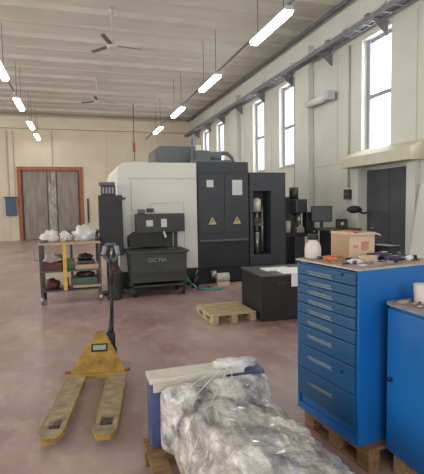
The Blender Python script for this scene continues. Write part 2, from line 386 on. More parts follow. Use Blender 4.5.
for x, y1, lab in ((3.45, 21.9, 'thin dark trunking linking the right-hand row of lights'), (-1.5, 22.1, 'thin dark trunking linking the left-hand row of lights')):
    tag(obj('light_trunking', bx(NB(), x-.018, x+.018, 4.0, y1, 4.795, 4.825), m_panelgrey), lab, 'trunking')

def fan(y, x, z, a0, label):
    t = thing('ceiling_fan', label, 'ceiling fan', (x, y, z), R(a0), 'ceiling fans')
    obj('rod', tube(NB(), (0,0,.05), (0,0,ZC-z-.06), .012), m_lightgrey, t)
    obj('canopy', tube(NB(), (0,0,ZC-z-.14), (0,0,ZC-z-.01), .07, 16, .04), m_lightgrey, t, True)
    obj('hub', lathe(NB(), [(.03,-.08),(.11,-.06),(.12,.02),(.05,.07)]), m_lightgrey, t, True)
    for k in range(3):
        b = NB(); bx(b, .08, .66, -.045, .045, -.006, .006); bmesh.ops.rotate(b, verts=b.verts, cent=(0,0,0), matrix=Matrix.Rotation(R(14), 3, 'X')); bmesh.ops.rotate(b, verts=b.verts, cent=(0,0,0), matrix=Matrix.Rotation(R(120*k), 3, 'Z'))
        obj('blade', b, m_fanblade, t)
fan(10.2, .92, 5.12, 8, 'three-bladed ceiling fan hanging nearest the viewer')
fan(15.8, .87, 5.17, 20, 'small three-bladed ceiling fan hanging farther back')

t = thing('electric_panel', 'small blue electric box on back wall left of the orange gate', 'electric box', (-2.86, YB, 1.2))
obj('cabinet_body', bx(NB(), -.24, .22, -.16, 0, 0, .82, .01), m_bluebox, t)
obj('cabinet_door', bx(NB(), -.16, .14, -.18, -.16, .06, .76, .005), m_bluebox, t)
obj('top_cover', bx(NB(), -.3, .26, -.19, 0, .82, .88), m_darksteel, t)
for x, z0, lab in ((-2.92, 2.09, 'thin conduit dropping to the blue electric box'), (-2.66, 1.5, 'thin conduit between the electric box and the orange gate'), (-.95, 3.55, 'short conduit above the orange gate')):
    tag(obj('wall_conduit', tube(NB(), (x, YB-.03, z0), (x, YB-.03, 5.17), .018), m_joint), lab, 'conduit')
tag(obj('hanging_strap', bx(NB(), .58, .66, YB-.05, YB-.01, .75, 1.95), m_darksteel), 'dark narrow strap hanging on the back wall right of the orange gate', 'strap')
t = thing('drop_cable', 'red and black power cable dropping from the ceiling behind the white machine', 'cable', (2.55, 19.4, 0))
obj('cable', tube(NB(), (0,0,3.5), (0,0,ZC-.005), .02), m_wire, t); obj('red_sleeve', tube(NB(), (0,0,3.9), (0,0,4.3), .045), m_redpipe, t, True)

# ---------------------------------------------------------------- machining centre
t = thing('machining_center', 'large machining centre with white enclosure and dark slate electrical cabinets', 'machine', (0, 8.3, 0))
b = NB(); prism(b, [(.76, .35), (2.27, .35), (2.27, 2.39), (.90, 2.39), (.80, 2.33), (.76, 2.2)], 'y', 0, 2.6)
w = obj('enclosure', b, m_white, t, label='white sheet metal enclosure')
b = NB(); bx(b, .95, 2.27, -.004, 0, 2.08, 2.092); bx(b, 1.0, 1.012, -.004, 0, .4, 2.09); bx(b, 1.35, 2.0, -.004, 0, 1.62, 1.63); bx(b, 2.0, 2.01, -.004, 0, .4, 1.63); bx(b, 1.35, 1.36, -.004, 0, .4, 1.63)
obj('panel_seam', b, m_groove, w)
obj('enclosure_handle', bx(NB(), 1.28, 1.42, -.04, -.004, 1.46, 1.53, .01), m_darksteel, w)
obj('machine_base', bx(NB(), .80, 4.1, .05, 2.6, .02, .35), m_navy2, t)
e = obj('electrical_cabinet', bx(NB(), 2.29, 3.35, -.02, 1.0, .34, 2.2, .01), m_navy, t)
b = NB(); bx(b, 2.29, 3.36, .02, 1.2, 2.2, 2.42, .01); obj('cabinet_hood', b, m_navy, t)
for x0, x1 in ((2.32, 2.815), (2.835, 3.33)):
    dd = obj('cabinet_door', bx(NB(), x0, x1, -.04, -.02, 1.02, 2.17, .004), m_navy, t)
    cx = x0+.25
    b = NB(); prism(b, [(cx-.085, 1.19), (cx+.085, 1.19), (cx, 1.34)], 'y', -.044, -.04); s = obj('warning_triangle', b, m_warn, dd)
    b = NB(); prism(b, [(cx-.018, 1.21), (cx+.02, 1.26), (cx+.002, 1.26), (cx+.012, 1.31), (cx-.02, 1.25), (cx, 1.25)], 'y', -.047, -.0445); obj('bolt_symbol', b, m_black, t)
obj('sticker', bx(NB(), 2.46, 2.60, -.045, -.04, 1.92, 2.06), m_sticker, t, label='small white notice')
obj('sticker', bx(NB(), 2.99, 3.20, -.045, -.04, 1.76, 2.06), m_sticker, t, label='larger white notice')
obj('door_rail', bx(NB(), 2.32, 3.33, -.06, -.02, .86, .885), m_panelgrey, t)
obj('lower_door', bx(NB(), 2.32, 3.33, -.035, -.02, .38, .84, .004), m_navy2, t)
b = NB()   # right-hand tower with a recess
bx(b, 3.36, 3.43, -.05, 1.3, .34, 2.21); bx(b, 3.82, 4.15, -.05, 1.3, .02, 2.21); bx(b, 3.43, 3.82, -.05, 1.3, 1.84, 2.21); bx(b, 3.43, 3.82, .35, 1.3, .34, 1.84); bx(b, 3.43, 3.82, -.05, .35, .34, .55)
obj('service_tower', b, m_navy, t)
b = NB(); tube(b, (3.57, .1, 1.42), (3.57, .1, 1.67), .09, 16); tube(b, (3.57, .1, 1.67), (3.57, .1, 1.70), .05, 16); obj('filter_bowl', b, m_jug, t, True, label='white filter bowl')
b = NB(); tube(b, (3.57, .1, 1.02), (3.57, .1, 1.42), .035); tube(b, (3.70, .12, .6), (3.70, .12, 1.5), .022); tube(b, (3.5, .1, 1.15), (3.74, .12, 1.15), .03); tube(b, (3.57, .1, .56), (3.57, .1, 1.0), .05)
obj('coolant_pipe', b, m_steel, t, True)
b = NB(); bx(b, 3.49, 3.65, .03, .18, 1.18, 1.3, .01); obj('valve_block', b, m_darksteel, t)
# things on its roof, part of the machine
b = NB(); prism(b, [(1.72, 2.40), (2.62, 2.40), (2.62, 2.88), (1.84, 2.88), (1.76, 2.84), (1.72, 2.75)], 'y', 1.35, 2.3)
g = obj('mist_collector', b, m_panelgrey, t, label='grey boxy unit on the roof')
obj('vent_slot', bx(NB(), 1.98, 2.32, 1.33, 1.35, 2.42, 2.47), m_black, g)
obj('roof_duct', tube(NB(), (2.66, 1.2, 2.40), (2.66, 1.2, 2.90), .055, 16), m_white, t, True)
b = NB(); bx(b, 2.42, 2.72, .5, .8, 2.42, 2.70, .02); bx(b, 2.36, 3.15, .45, .9, 2.42, 2.50); tube(b, (2.70, .65, 2.59), (2.98, .65, 2.59), .10, 14)
path(b, [(2.98, .65, 2.64), (3.12, .62, 2.66), (3.22, .58, 2.56), (3.26, .56, 2.44)], .04)
tube(b, (2.36, .6, 2.42), (2.36, .6, 2.95), .025)
obj('hydraulic_unit', b, m_panelgrey, t, label='dark motor and hose on the roof')
for x, y in ((.9, .3), (2.2, .3), (3.9, .3), (.9, 2.4), (3.9, 2.4)): obj('levelling_foot', tube(NB(), (x, y, 0), (x, y, .03), .06), m_steel, t)

t = thing('chip_conveyor', 'dark grey chip conveyor head with two white notices above the wheeled bin', 'conveyor', (0, 7.9, 0))
b = NB(); prism(b, [(0, 1.10), (.34, 1.10), (.34, 1.43), (.02, 1.43), (0, 1.40)], 'x', 1.05, 1.92)
h = obj('conveyor_head', b, m_consolegrey, t)
obj('notice', bx(NB(), 1.21, 1.33, -.006, 0, 1.21, 1.32), m_sticker, h); obj('notice', bx(NB(), 1.48, 1.585, -.006, 0, 1.19, 1.34), m_sticker, h)
obj('drive_motor', bx(NB(), 1.09, 1.21, .08, .24, 1.43, 1.52, .02), m_panelgrey, t)
b = NB(); prism(b, [(.90, .84), (1.5, .84), (1.55, 1.10), (1.0, 1.10), (.90, 1.02)], 'y', .04, .32); obj('chute', b, m_black, t)
obj('lever', tube(NB(), (1.56, .0, 1.0), (1.53, .02, 1.11), .025), m_steel, t)
obj('conveyor_neck', bx(NB(), 1.15, 1.75, .3, .37, .05, 1.15), m_consolegrey, t)
obj('support_leg', bx(NB(), 1.78, 1.84, .28, .33, 0, 1.10), m_consolegrey, t)

t = thing('chip_bin', 'dark green-grey wheeled chip bin with faint lettering below conveyor', 'wheeled bin', (1.36, 7.5, 0))
b = NB(); prism(b, [(-.46, .26), (.47, .26), (.50, .78), (-.50, .78)], 'y', .02, .66); bd = obj('bin_body', b, m_bingrey, t)
obj('rim', bx(NB(), -.53, .53, -.01, .69, .76, .80, .008), m_bingrey, t)
obj('ledge', bx(NB(), -.42, .44, -.02, .02, .40, .425), m_consolegrey, t)
b = NB(); bx(b, -.5, .5, .05, .63, .17, .205); bx(b, -.5, -.46, .05, .1, .1, .5); bx(b, .46, .5, .05, .1, .1, .5); obj('chassis', b, m_bingrey, t)
text('OC', .10, m_text, t, Matrix.Translation((-.12, .012, .64)) @ Matrix.Rotation(R(90), 4, 'X'))
text('MA', .10, m_text, t, Matrix.Translation((.06, .012, .64)) @ Matrix.Rotation(R(90), 4, 'X'))
for x in (-.42, .43):
    for y in (.1, .58):
        wh = obj('caster', tube(NB(), (x-.025, y, .085), (x+.025, y, .085), .085, 18), m_rubber, t, True)
        obj('wheel_hub', tube(NB(), (x-.03, y, .085), (x+.03, y, .085), .035, 14), m_steel, wh, True)
        obj('caster_fork', bx(NB(), x-.04, x+.04, y-.02, y+.02, .165, .18), m_darksteel, wh)
tag(obj('metal_offcut', bx(NB(), 1.52, 1.68, 7.6, 7.7, .80, .84, .01), m_darksteel), 'small dark metal piece lying on the wheeled bin rim', 'metal piece')

# control cabinet on a pedestal left of the white machine
t = thing('control_cabinet', 'tall black control cabinet standing left of the white machine', 'control cabinet', (.61, 8.0, 0))
obj('cabinet_body', bx(NB(), -.21, .20, 0, .24, .70, 1.78, .012), m_boxblack, t)
obj('screen', bx(NB(), -.17, .16, -.008, 0, 1.32, 1.68), m_navy2, t)
obj('pedestal', bx(NB(), -.1, .1, .06, .20, .04, .70), m_darksteel, t); obj('foot_plate', bx(NB(), -.19, .2, 0, .24, 0, .04), m_darksteel, t)
obj('side_arm', bx(NB(), .20, .27, .1, .16, 1.70, 1.74), m_darksteel, t)
t = thing('junction_unit', 'small grey ribbed unit standing on top of black control cabinet', 'electrical unit', (.57, 8.0, 1.78))
obj('unit_body', bx(NB(), -.12, .13, .02, .2, 0, .17, .01), m_consolegrey, t)
obj('top_cap', bx(NB(), -.15, .12, 0, .22, .17, .23, .01), m_panelgrey, t)
b = NB()
for i in range(4): bx(b, -.1+.055*i, -.07+.055*i, .005, .02, .03, .14)
obj('rib_set', b, m_winframe, t)

# ---------------------------------------------------------------- work trolley on the left
t = thing('work_trolley', 'steel work trolley with wooden top and two shelves, loaded with bags', 'trolley', (-.10, 7.55, 0), R(-2))
obj('tabletop', bx(NB(), -.50, .48, 0, .50, .97, 1.01, .005), m_tablewood, t)
for x in (-.49, .44):
    for y in (.03, .43):
        l = obj('leg', bx(NB(), x, x+.04, y, y+.04, .13, .97), m_darksteel, t)
        c = obj('caster', tube(NB(), (x+.0, y+.02, .065), (x+.045, y+.02, .065), .065, 16), m_steel if y < .1 else m_rubber, t, True)
obj('shelf', bx(NB(), -.48, .47, .02, .48, .52, .545), m_green, t)
obj('shelf', bx(NB(), -.48, .47, .02, .48, .20, .225), m_darksteel, t)
obj('shelf_rail', bx(NB(), .02, .47, .0, .02, .25, .29), m_tablewood, t)
b = NB(); path(b, [(-.50, .02, .72), (-.56, .0, .74), (-.57, .0, .9)], .014); obj('push_handle', b, m_steel, t)
obj('strap', bx(NB(), -.125, -.065, -.012, -.002, .22, .98), m_strap, t, label='yellow strap')
tx, ty = -.10, 7.55
def on_trolley(name, bm, m, label, cat, smooth=False, group=None):
    o = obj(name, bm, m, None, smooth); tag(o, label, cat, group); o.location = (tx, ty, 0); o.rotation_euler = (0, 0, R(-2)); return o
t2 = on_trolley('parts_crate', bx(NB(), -.44, -.14, .04, .45, .545, .68, .01), m_redcrate, 'dark red crate on the middle shelf left of yellow strap', 'crate')
on_trolley('bagged_parts', blob(NB(), (-.29, .25, .68), (.15, .2, .075), .5, 5, 3), m_pinkgoods, 'pale pink bagged parts heaped in the dark red crate', 'bag', True)
on_trolley('wooden_box', bx(NB(), .06, .44, .06, .45, .545, .62, .01), m_tablewood, 'flat wooden box on the middle shelf right of yellow strap', 'box')
on_trolley('steel_part', bx(NB(), .10, .38, .1, .4, .62, .68, .02), m_darksteel, 'dark steel block on top of the flat wooden box', 'metal part')
on_trolley('green_case', bx(NB(), -.02, .42, .08, .45, .225, .40, .015), m_green, 'dull green case on the bottom shelf of the trolley', 'case')
on_trolley('rusty_casting', blob(NB(), (-.32, .27, .225), (.12, .16, .10), .4, 4, 9), m_redcrate, 'rust-coloured casting on the bottom shelf of the trolley', 'casting', True)
G = 'white plastic bags on the trolley top'
on_trolley('plastic_bag', blob(NB(), (-.33, .24, 1.01), (.15, .12, .115), .7, 5, 1), m_bag, 'crumpled white plastic bag at the left end of trolley top', 'plastic bag', True, G)
on_trolley('plastic_bag', blob(NB(), (-.07, .2, 1.01), (.09, .12, .10), .7, 5, 2), m_bag, 'smaller crumpled white bag in the middle of trolley top', 'plastic bag', True, G)
on_trolley('plastic_bag', blob(NB(), (.22, .26, 1.01), (.17, .16, .16), .6, 5, 5), m_bag, 'largest white bag, right side of the trolley top', 'plastic bag', True, G)
on_trolley('dark_tool', tube(NB(), (.40, .12, 1.05), (.48, .12, 1.05), .045, 14), m_darksteel, 'small dark round tool at right end of the trolley top', 'tool', True)
on_trolley('grey_roll', tube(NB(), (-.46, .02, 1.035), (-.34, .02, 1.035), .025, 14), m_panelgrey, 'grey roll lying at left end of the trolley top', 'roll', True)
on_trolley('toolbox', bx(NB(), -.13, .04, .10, .44, .545, .70, .01), m_green, 'dull green toolbox on the middle shelf behind the yellow strap', 'toolbox')
on_trolley('coiled_cable', blob(NB(), (.22, .26, .681), (.12, .12, .07), .5, 6, 31), m_navy2, 'dark coiled cable lying on the dark steel block', 'cable', True)
on_trolley('grey_casting', blob(NB(), (.22, .27, .401), (.15, .14, .055), .5, 6, 32), m_darksteel, 'dark lumpy casting lying on the dull green case', 'casting', True)
on_trolley('brown_sack', blob(NB(), (-.09, .28, .226), (.035, .12, .11), .4, 5, 33), m_card, 'brown sack on the bottom shelf beside the rusty casting', 'sack', True)
t = thing('scrap_drum', 'dark open drum standing between the trolley and the wheeled bin', 'drum', (.60, 7.62, 0))
obj('drum_wall', lathe(NB(), [(.12,0),(.125,.02),(.125,.44),(.13,.45),(.13,.47),(.115,.47),(.115,.1)], n=24), m_darksteel, t, True)
tag(obj('scrap_heap', blob(NB(), (.60, 7.62, .36), (.10, .10, .13), .6, 6, 35), m_redcrate, None, True), 'rusty scrap heaped in the dark open drum', 'scrap')
# a second bench partly hidden behind the trolley
t = thing('rear_bench', 'low dark bench standing behind the trolley and its bags', 'bench', (.1, 8.6, 0))
obj('bench_top', bx(NB(), -.25, .32, 0, .5, 1.08, 1.13), m_darksteel, t)
for x in (-.22, .26):
    for y in (.03, .43): obj('leg', bx(NB(), x, x+.04, y, y+.04, 0, 1.08), m_darksteel, t)

# ---------------------------------------------------------------- pallet jack
t = thing('pallet_jack', 'worn yellow hand pallet truck parked on the bare red floor', 'pallet truck', (.14, 4.04, 0), R(-10))
# local frame: forks run to -y, the pump and tiller stand at +y
for s in (-1, 1):
    xc = s*.178
    b = NB()
    out = [(xc-.08, .0), (xc+.08, .0), (xc+.08, -1.03), (xc+.045, -1.125), (xc-.045, -1.125), (xc-.08, -1.03)]
    # top plate made around the roller window
    bx(b, xc-.08, xc-.045, -.99, 0, .075, .085); bx(b, xc+.045, xc+.08, -.99, 0, .075, .085)
    bx(b, xc-.045, xc+.045, -.86, 0, .075, .085)
    prism(b, [(xc-.08, -1.03), (xc-.045, -1.125), (xc+.045, -1.125), (xc+.08, -1.03), (xc+.08, -.99), (xc-.08, -.99)], 'z', .075, .085)
    fk = obj('fork', b, m_fork, t)
    b = NB()
    bx(b, xc-.083, xc-.077, -1.03, 0, .048, .087); bx(b, xc+.077, xc+.083, -1.03, 0, .048, .087)
    for q in (-1, 1):
        prism(b, [(xc+q*.083, -1.03), (xc+q*.047, -1.128), (xc+q*.041, -1.123), (xc+q*.077, -1.026)], 'z', .052, .087)
    bx(b, xc-.046, xc+.046, -1.131, -1.123, .052, .087)
    obj('fork_rim', b, m_yellow, fk)
    obj('fork_roller', tube(NB(), (xc-.035, -.93, .04), (xc+.035, -.93, .04), .038, 16), m_darksteel, fk, True)
    obj('steer_wheel', tube(NB(), (.03+s*.075-.025, .42, .09), (.03+s*.075+.025, .42, .09), .09, 20), m_rubber, t, True)
b = NB(); tube(b, (-.07, .42, .09), (.13, .42, .09), .02); obj('axle', b, m_darksteel, t, True)
# sloping triangular battery plate / frame
b = NB()
v = [(-.25, -.01, .085), (.25, -.01, .085), (.17, .115, .20), (.03, .28, .39), (-.03, .28, .39), (-.17, .115, .20)]
tt = bmesh.new(); A = [tt.verts.new(p) for p in v]; B = [tt.verts.new((p[0], p[1]+.03, p[2]-.01)) for p in v]
for q in ((0,1,2,5), (5,2,3,4)): tt.faces.new([A[i] for i in q]); tt.faces.new([B[i] for i in q][::-1])
for i in range(6): j = (i+1) % 6; tt.faces.new((A[j], A[i], B[i], B[j]))
bmesh.ops.recalc_face_normals(tt, faces=tt.faces); merge(b, tt)
fr = obj('frame_plate', b, m_yellow, t)
b = NB(); bx(b, -.26, .26, -.06, .02, .05, .092, .01); obj('heel_beam', b, m_yellow, t)
for s in (-1, 1): obj('frame_lug', tube(NB(), (s*.24, .0, .10), (s*.29, .0, .10), .014), m_redpipe, t, True)
sl = math.atan2(.19, .16)
Mx = Matrix.Translation((0, .166, .262)) @ Matrix.Rotation(sl, 4, 'X')
b = NB(); bx(b, -.075, .075, -.04, .04, 0, .004, 0, Mx); pl = obj('name_plate', b, m_black, t)
b = NB(); bx(b, -.058, .058, -.024, .024, .004, .007, 0, Mx); obj('plate_face', b, mat('plate_grey_green', (.26,.32,.26), (.34,.36,.30), .5, scale=30), pl)
b = NB(); tube(b, (.03, .40, .13), (.03, .40, .30), .045, 16); bx(b, -.04, .09, .28, .44, .22, .28, .01); obj('pump', b, m_darksteel, t, True)
b = NB(); bx(b, .03, .12, .40, .49, .16, .32, .015); tube(b, (.075, .45, .28), (.085, .53, .48), .032, 12, .02); obj('tiller_root', b, m_black, t, True)
b = NB(); path(b, [(.085, .53, .46), (.085, .63, .78), (.08, .69, 1.02)], .018, 12); obj('tiller_bar', b, m_black, t, True)
b = NB(); path(b, [(.08, .69, 1.00), (.015, .70, 1.05), (.0, .72, 1.13), (.035, .73, 1.19), (.115, .73, 1.19), (.155, .72, 1.13), (.14, .70, 1.05), (.08, .69, 1.00)], .016, 10)
lp = obj('grip_loop', b, m_panelgrey, t, True)
obj('grip_sleeve', tube(NB(), (.0, .715, 1.08), (.02, .73, 1.17), .024), m_winframe, lp, True); obj('grip_sleeve', tube(NB(), (.155, .715, 1.08), (.135, .73, 1.17), .024), m_winframe, lp, True)
obj('release_lever', tube(NB(), (.08, .71, 1.04), (.09, .72, 1.15), .012), m_steel, t, True)

# ---------------------------------------------------------------- pallets
def pallet(name, label, cat, loc, rz, w, d, h, m, nb=6, nl=3, group=None, along='x'):
    """w across (x), d depth (y); top boards run along x"""
    t = thing(name, label, cat, loc, rz, group)
    bt = .02
    for i in range(nb):
        bw = d/nb*.74; y = (d-bw)*i/(nb-1)
        obj('top_board', bx(NB(), 0, w, y, y+bw, h-bt, h, .002), m, t)
    for j in range(nl):
        sw = .085; x = (w-sw)*j/(nl-1)
        obj('stringer', bx(NB(), x, x+sw, 0, d, h-2*bt, h-bt), m, t)
        for y in (0, (d-.1)/2, d-.1): obj('block', bx(NB(), x, x+sw, y, y+.1, bt, h-2*bt), m, t)
        obj('bottom_board', bx(NB(), x, x+sw, 0, d, 0, bt), m, t)
    return t
pallet('wooden_pallet', 'small pale wooden pallet on the floor left of black metal box', 'pallet', (1.68, 5.47, 0), R(2), .63, .70, .12, m_wood2, 5)
pallet('wooden_pallet', 'wooden pallet under the tall blue drawer cabinet', 'pallet', (1.588, 2.10, 0), R(7.2), .66, .62, .14, m_wooddark, 5)
pallet('wooden_pallet', 'wooden pallet under the nearer blue door cabinet', 'pallet', (1.73, 1.24, 0), 0, .66, .82, .12, m_wood, 6)
pallet('wooden_pallet', 'brown wooden pallet under the film-wrapped machine', 'pallet', (1.19, 1.25, 0), R(90), 1.42, .84, .14, m_wooddark, 6)

# ---------------------------------------------------------------- black metal box with paper
t = thing('metal_box', 'low black metal box with grey lid standing on the floor', 'metal box', (2.34, 5.36, 0), R(-3))
obj('box_body', bx(NB(), 0, 1.15, 0, .86, 0, .61, .004), m_boxblack, t)
obj('lid', bx(NB(), -.008, 1.158, -.008, .868, .61, .632, .004), m_boxtop, t)
obj('latch', bx(NB(), .24, .34, -.012, 0, .49, .53, .004), m_darksteel, t)
t = thing('paper_sheet', 'white paper sheet draped over the black box front edge', 'paper', (2.72, 5.32, 0), R(-3))
b = NB(); bx(b, -.05, .60, .035, .55, .634, .637); bx(b, .04, .60, .002, .005, .46, .637); bx(b, .04, .60, .002, .036, .634, .637); obj('sheet', b, m_paper, t)
tag(obj('paper_stack', bx(NB(), 2.56, 2.96, 5.66, 5.92, .634, .645), m_paper), 'thin stack of papers on the rear of the black box', 'paper')

# drum of odds by machine foot
t = thing('small_pump', 'small cream and grey pump on a board at the machine foot', 'pump', (2.62, 7.9, .04))
obj('pump_body', tube(NB(), (-.1, 0, .16), (.14, 0, .16), .08, 16), m_jug, t, True); obj('motor', tube(NB(), (-.2, .02, .22), (-.1, .02, .22), .07, 16), m_steel, t, True)
obj('foot', bx(NB(), -.1, .14, -.06, .06, 0, .08), m_jug, t)
tag(obj('floor_board', bx(NB(), 2.38, 3.15, 7.78, 8.12, 0, .04, .004), m_tablewood), 'brown board lying on floor under the small pump', 'board')
b = NB(); pts = [(1.98, 8.2, .25), (2.03, 8.05, .12), (2.12, 7.85, .03), (2.3, 7.72, .02), (2.5, 7.68, .02), (2.58, 7.74, .02)]
path(b, pts, .018); tag(obj('garden_hose', b, m_hose, None, True), 'thin green hose lying on floor near the white machine', 'hose')
t = thing('oil_can', 'dark oil can standing between white machine and small pump', 'can', (2.15, 8.1, 0))
obj('can_body', tube(NB(), (0,0,0), (0,0,.22), .07, 16), m_navy2, t, True); obj('can_spout', tube(NB(), (0,0,.22), (.06,0,.34), .012), m_steel, t, True)

# ---------------------------------------------------------------- clutter by the far right wall
t = thing('milling_machine', 'dark milling machine with grey column right of the slate cabinets', 'machine', (4.62, 8.7, 0))
obj('machine_foot', bx(NB(), -.3, .25, -.3, .4, 0, .2, .02), m_navy, t); obj('column', bx(NB(), -.12, .14, .1, .36, .2, 1.72, .02), m_green, t)
h = obj('spindle_head', bx(NB(), -.14, .14, -.28, .1, 1.36, 1.66, .03), m_navy, t); obj('quill', tube(NB(), (0,-.14,1.1), (0,-.14,1.36), .05), m_steel, h, True)
obj('motor', tube(NB(), (-.03, .02, 1.66), (-.03, .02, 1.92), .10, 16), m_darksteel, t, True)
obj('work_table', bx(NB(), -.38, .36, -.28, .02, .86, .94, .01), m_navy2, t); obj('knee', bx(NB(), -.12, .12, -.2, .1, .2, .86, .01), m_navy, t)
obj('vise', bx(NB(), -.08, .1, -.22, -.04, .94, 1.06, .01), m_steel, t)
obj('splash_cover', bx(NB(), .16, .34, -.2, .0, .94, 1.38, .02), m_navy2, t); obj('coolant_bottle', tube(NB(), (-.24,-.1,.94), (-.24,-.1,1.2), .06, 14), m_jug, t, True)
t = thing('workbench', 'dark workbench against windowed wall carrying the black monitor', 'workbench', (5.24, 7.9, 0))
obj('bench_top', bx(NB(), -.22, .50, 0, .75, .98, 1.03, .005), m_green, t)
for x in (-.19, .43):
    for y in (.03, .66): obj('leg', bx(NB(), x, x+.05, y, y+.05, 0, .98), m_navy, t)
obj('drawer_unit', bx(NB(), -.12, .46, .05, .64, .40, .98, .01), m_navy2, t)
t = thing('computer_monitor', 'black computer monitor on the workbench by windowed wall', 'monitor', (5.03, 8.3, 1.03), R(-20))
obj('screen_housing', bx(NB(), -.22, .22, -.02, .04, .14, .48, .01), m_navy2, t); obj('screen', bx(NB(), -.2, .2, -.024, -.02, .16, .46), m_navy, t)
obj('stand', bx(NB(), -.03, .03, 0, .05, .01, .16), m_black, t); obj('stand_base', bx(NB(), -.12, .12, -.08, .12, 0, .012), m_panelgrey, t)
t = thing('office_machine', 'dark boxy instrument on the workbench beside the monitor', 'instrument', (5.38, 8.1, 1.03), R(-20))
obj('instrument_body', bx(NB(), -.1, .12, -.1, .12, 0, .2, .03), m_navy2, t); obj('dial', tube(NB(), (0,-.115,.1), (0,-.1,.1), .035), m_sticker, t, True)
t = thing('work_lamp', 'dark adjustable work lamp with rounded head on a stand', 'lamp', (5.42, 7.30, 0))
obj('lamp_base', tube(NB(), (.05,0,0), (.05,0,.05), .18, 20), m_navy, t); obj('stand_pole', tube(NB(), (.05,0,.05), (.05,0,1.38), .02), m_darksteel, t, True)
b = NB(); path(b, [(.05,0,1.38), (-.05,.05,1.36), (-.16,.1,1.42)], .02); obj('arm', b, m_darksteel, t, True)
obj('lamp_head', blob(NB(), (-.2, .12, 1.36), (.15, .14, .075), .15, 3, 4, 3, False), m_navy2, t, True)
t = thing('leaning_board', 'white board leaning on windowed wall at the right edge', 'board', (5.45, 5.95, 0))
b = NB(); prism(b, [(0, 0), (.03, 0), (.345, 1.88), (.315, 1.88)], 'y', -.4, .36); obj('panel', b, m_white, t); obj('edge_strip', prism(NB(), [(-.01, 0), (0, 0), (.315, 1.88), (.305, 1.88)], 'y', .34, .36), m_lightgrey, t)

# ---------------------------------------------------------------- blue drawer cabinet
CX, CY, CZ, CR = 1.54, 2.15, .14, R(7.2)
t = thing('drawer_cabinet', 'tall bright blue drawer cabinet with nine drawers on wood supports', 'cabinet', (CX, CY, CZ), CR)
CW, CD, CH = .605, .70, 1.07
b = NB()
bx(b, .012, CD, .0, .018, 0, CH-.015); bx(b, .012, CD, CW-.018, CW, 0, CH-.03); bx(b, CD-.02, CD, .018, CW-.018, 0, CH-.03); bx(b, .012, CD-.02, .018, CW-.018, 0, .05); bx(b, .03, .05, .018, CW-.018, .05, CH-.03)
obj('cabinet_body', b, m_blue, t)
b = NB(); bx(b, -.004, CD+.004, -.006, CW+.006, CH-.014, CH-.004, .003); obj('top_rim', b, mat('worn_beige_edge', (.38,.34,.29), (.50,.46,.40), .6, scale=14), t)
b = NB(); bx(b, .004, CD-.004, .004, CW-.004, CH-.006, CH, .002); obj('top_mat', b, m_tray2, t)
bd = [.035, .105, .17, .235, .30, .37, .455, .59, .76, .96]
for i, (a, c) in enumerate(zip(bd, bd[1:])):
    z1, z0 = CH-a-.003, CH-c+.003
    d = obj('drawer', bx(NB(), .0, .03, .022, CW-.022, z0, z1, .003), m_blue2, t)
    zc = (z0+z1)/2 + (0 if c-a < .1 else (c-a)*.12)
    b = NB(); bx(b, -.012, .0, .22, .46, zc-.003, zc+.003, .001); bx(b, -.012, -.008, .22, .46, zc-.007, zc+.0, .001); hd = obj('pull_handle', b, m_handle, d)
    obj('label_strip', bx(NB(), -.003, .0, .22, .46, zc-.024, zc-.014), mat('faded_label', (.12,.19,.27), rough=.5) if i == 0 else bpy.data.materials['faded_label'], d)
for z in (1.02, .42):
    obj('lock', tube(NB(), (-.006, .13, z), (.0, .13, z), .010), m_black, t, True)
Mc = Matrix.Translation((CX, CY, CZ+CH)) @ Matrix.Rotation(CR, 4, 'Z')
def on_cab(name, bm, m, label, cat, smooth=False, group=None):
    o = obj(name, bm, m, None, smooth); tag(o, label, cat, group); o.matrix_world = Mc; return o
def cab_thing(name, label, cat, x, y, rz=0, group=None):
    o = thing(name, label, cat, group=group); o.matrix_world = Mc @ Matrix.Translation((x, y, 0)) @ Matrix.Rotation(rz, 4, 'Z'); return o
j = cab_thing('plastic_jug', 'milky white plastic jug with dark cap on blue cabinet', 'jug', .09, .535)
obj('jug_body', lathe(NB(), [(.048,0),(.056,.01),(.057,.07),(.050,.095),(.030,.122),(.028,.13)], n=24), m_jug, j, True)
obj('cap', lathe(NB(), [(.030,.13),(.038,.133),(.040,.160),(.032,.166)], n=24), m_black, j, True)
j = cab_thing('cardboard_box', 'brown cardboard box with red print standing on blue cabinet', 'box', .29, .395, R(-3))
b = NB(); bx(b, 0, .215, 0, .20, 0, .165, .002); cbx = obj('box_body', b, m_card2, j)
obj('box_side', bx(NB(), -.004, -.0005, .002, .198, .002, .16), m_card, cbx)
b = NB(); bx(b, -.006, .222, -.006, .206, .165, .172, .001); bx(b, -.006, .03, -.006, .2, .172, .178); obj('box_flap', b, m_card2, j)
b = NB(); prism(b, [(.0, .166), (.222, .166), (.245, .15), (.245, .145), (.215, .158), (.0, .158)], 'y', -.03, -.007); obj('front_flap', b, m_card2, j)
b = NB(); bx(b, .10, .16, -.003, -.0005, .05, .11); bx(b, .03, .07, -.003, -.0005, .07, .09); obj('red_print', b, m_tapered, cbx)
obj('tape', bx(NB(), .04, .12, -.004, .17, .1785, .181), m_orangerag, j, label='orange tape')
on_cab('orange_rag', blob(NB(), (.10, .36, 0), (.045, .035, .020), .6, 5, 11), m_orangerag, 'bright orange rag on cabinet top in front of the cardboard box', 'rag', True)
on_cab('white_rag', blob(NB(), (.17, .21, 0), (.055, .035, .016), .6, 5, 12), m_whiterag, 'crumpled white rag near the cabinet front corner', 'rag', True)
on_cab('violet_cap', tube(NB(), (.13, .17, .0), (.13, .17, .02), .013, 14), m_purple, 'small violet cap lying beside the white rag', 'cap', True)
j = cab_thing('tape_roll', 'grey tape roll lying beside the milky jug', 'tape', .10, .52)
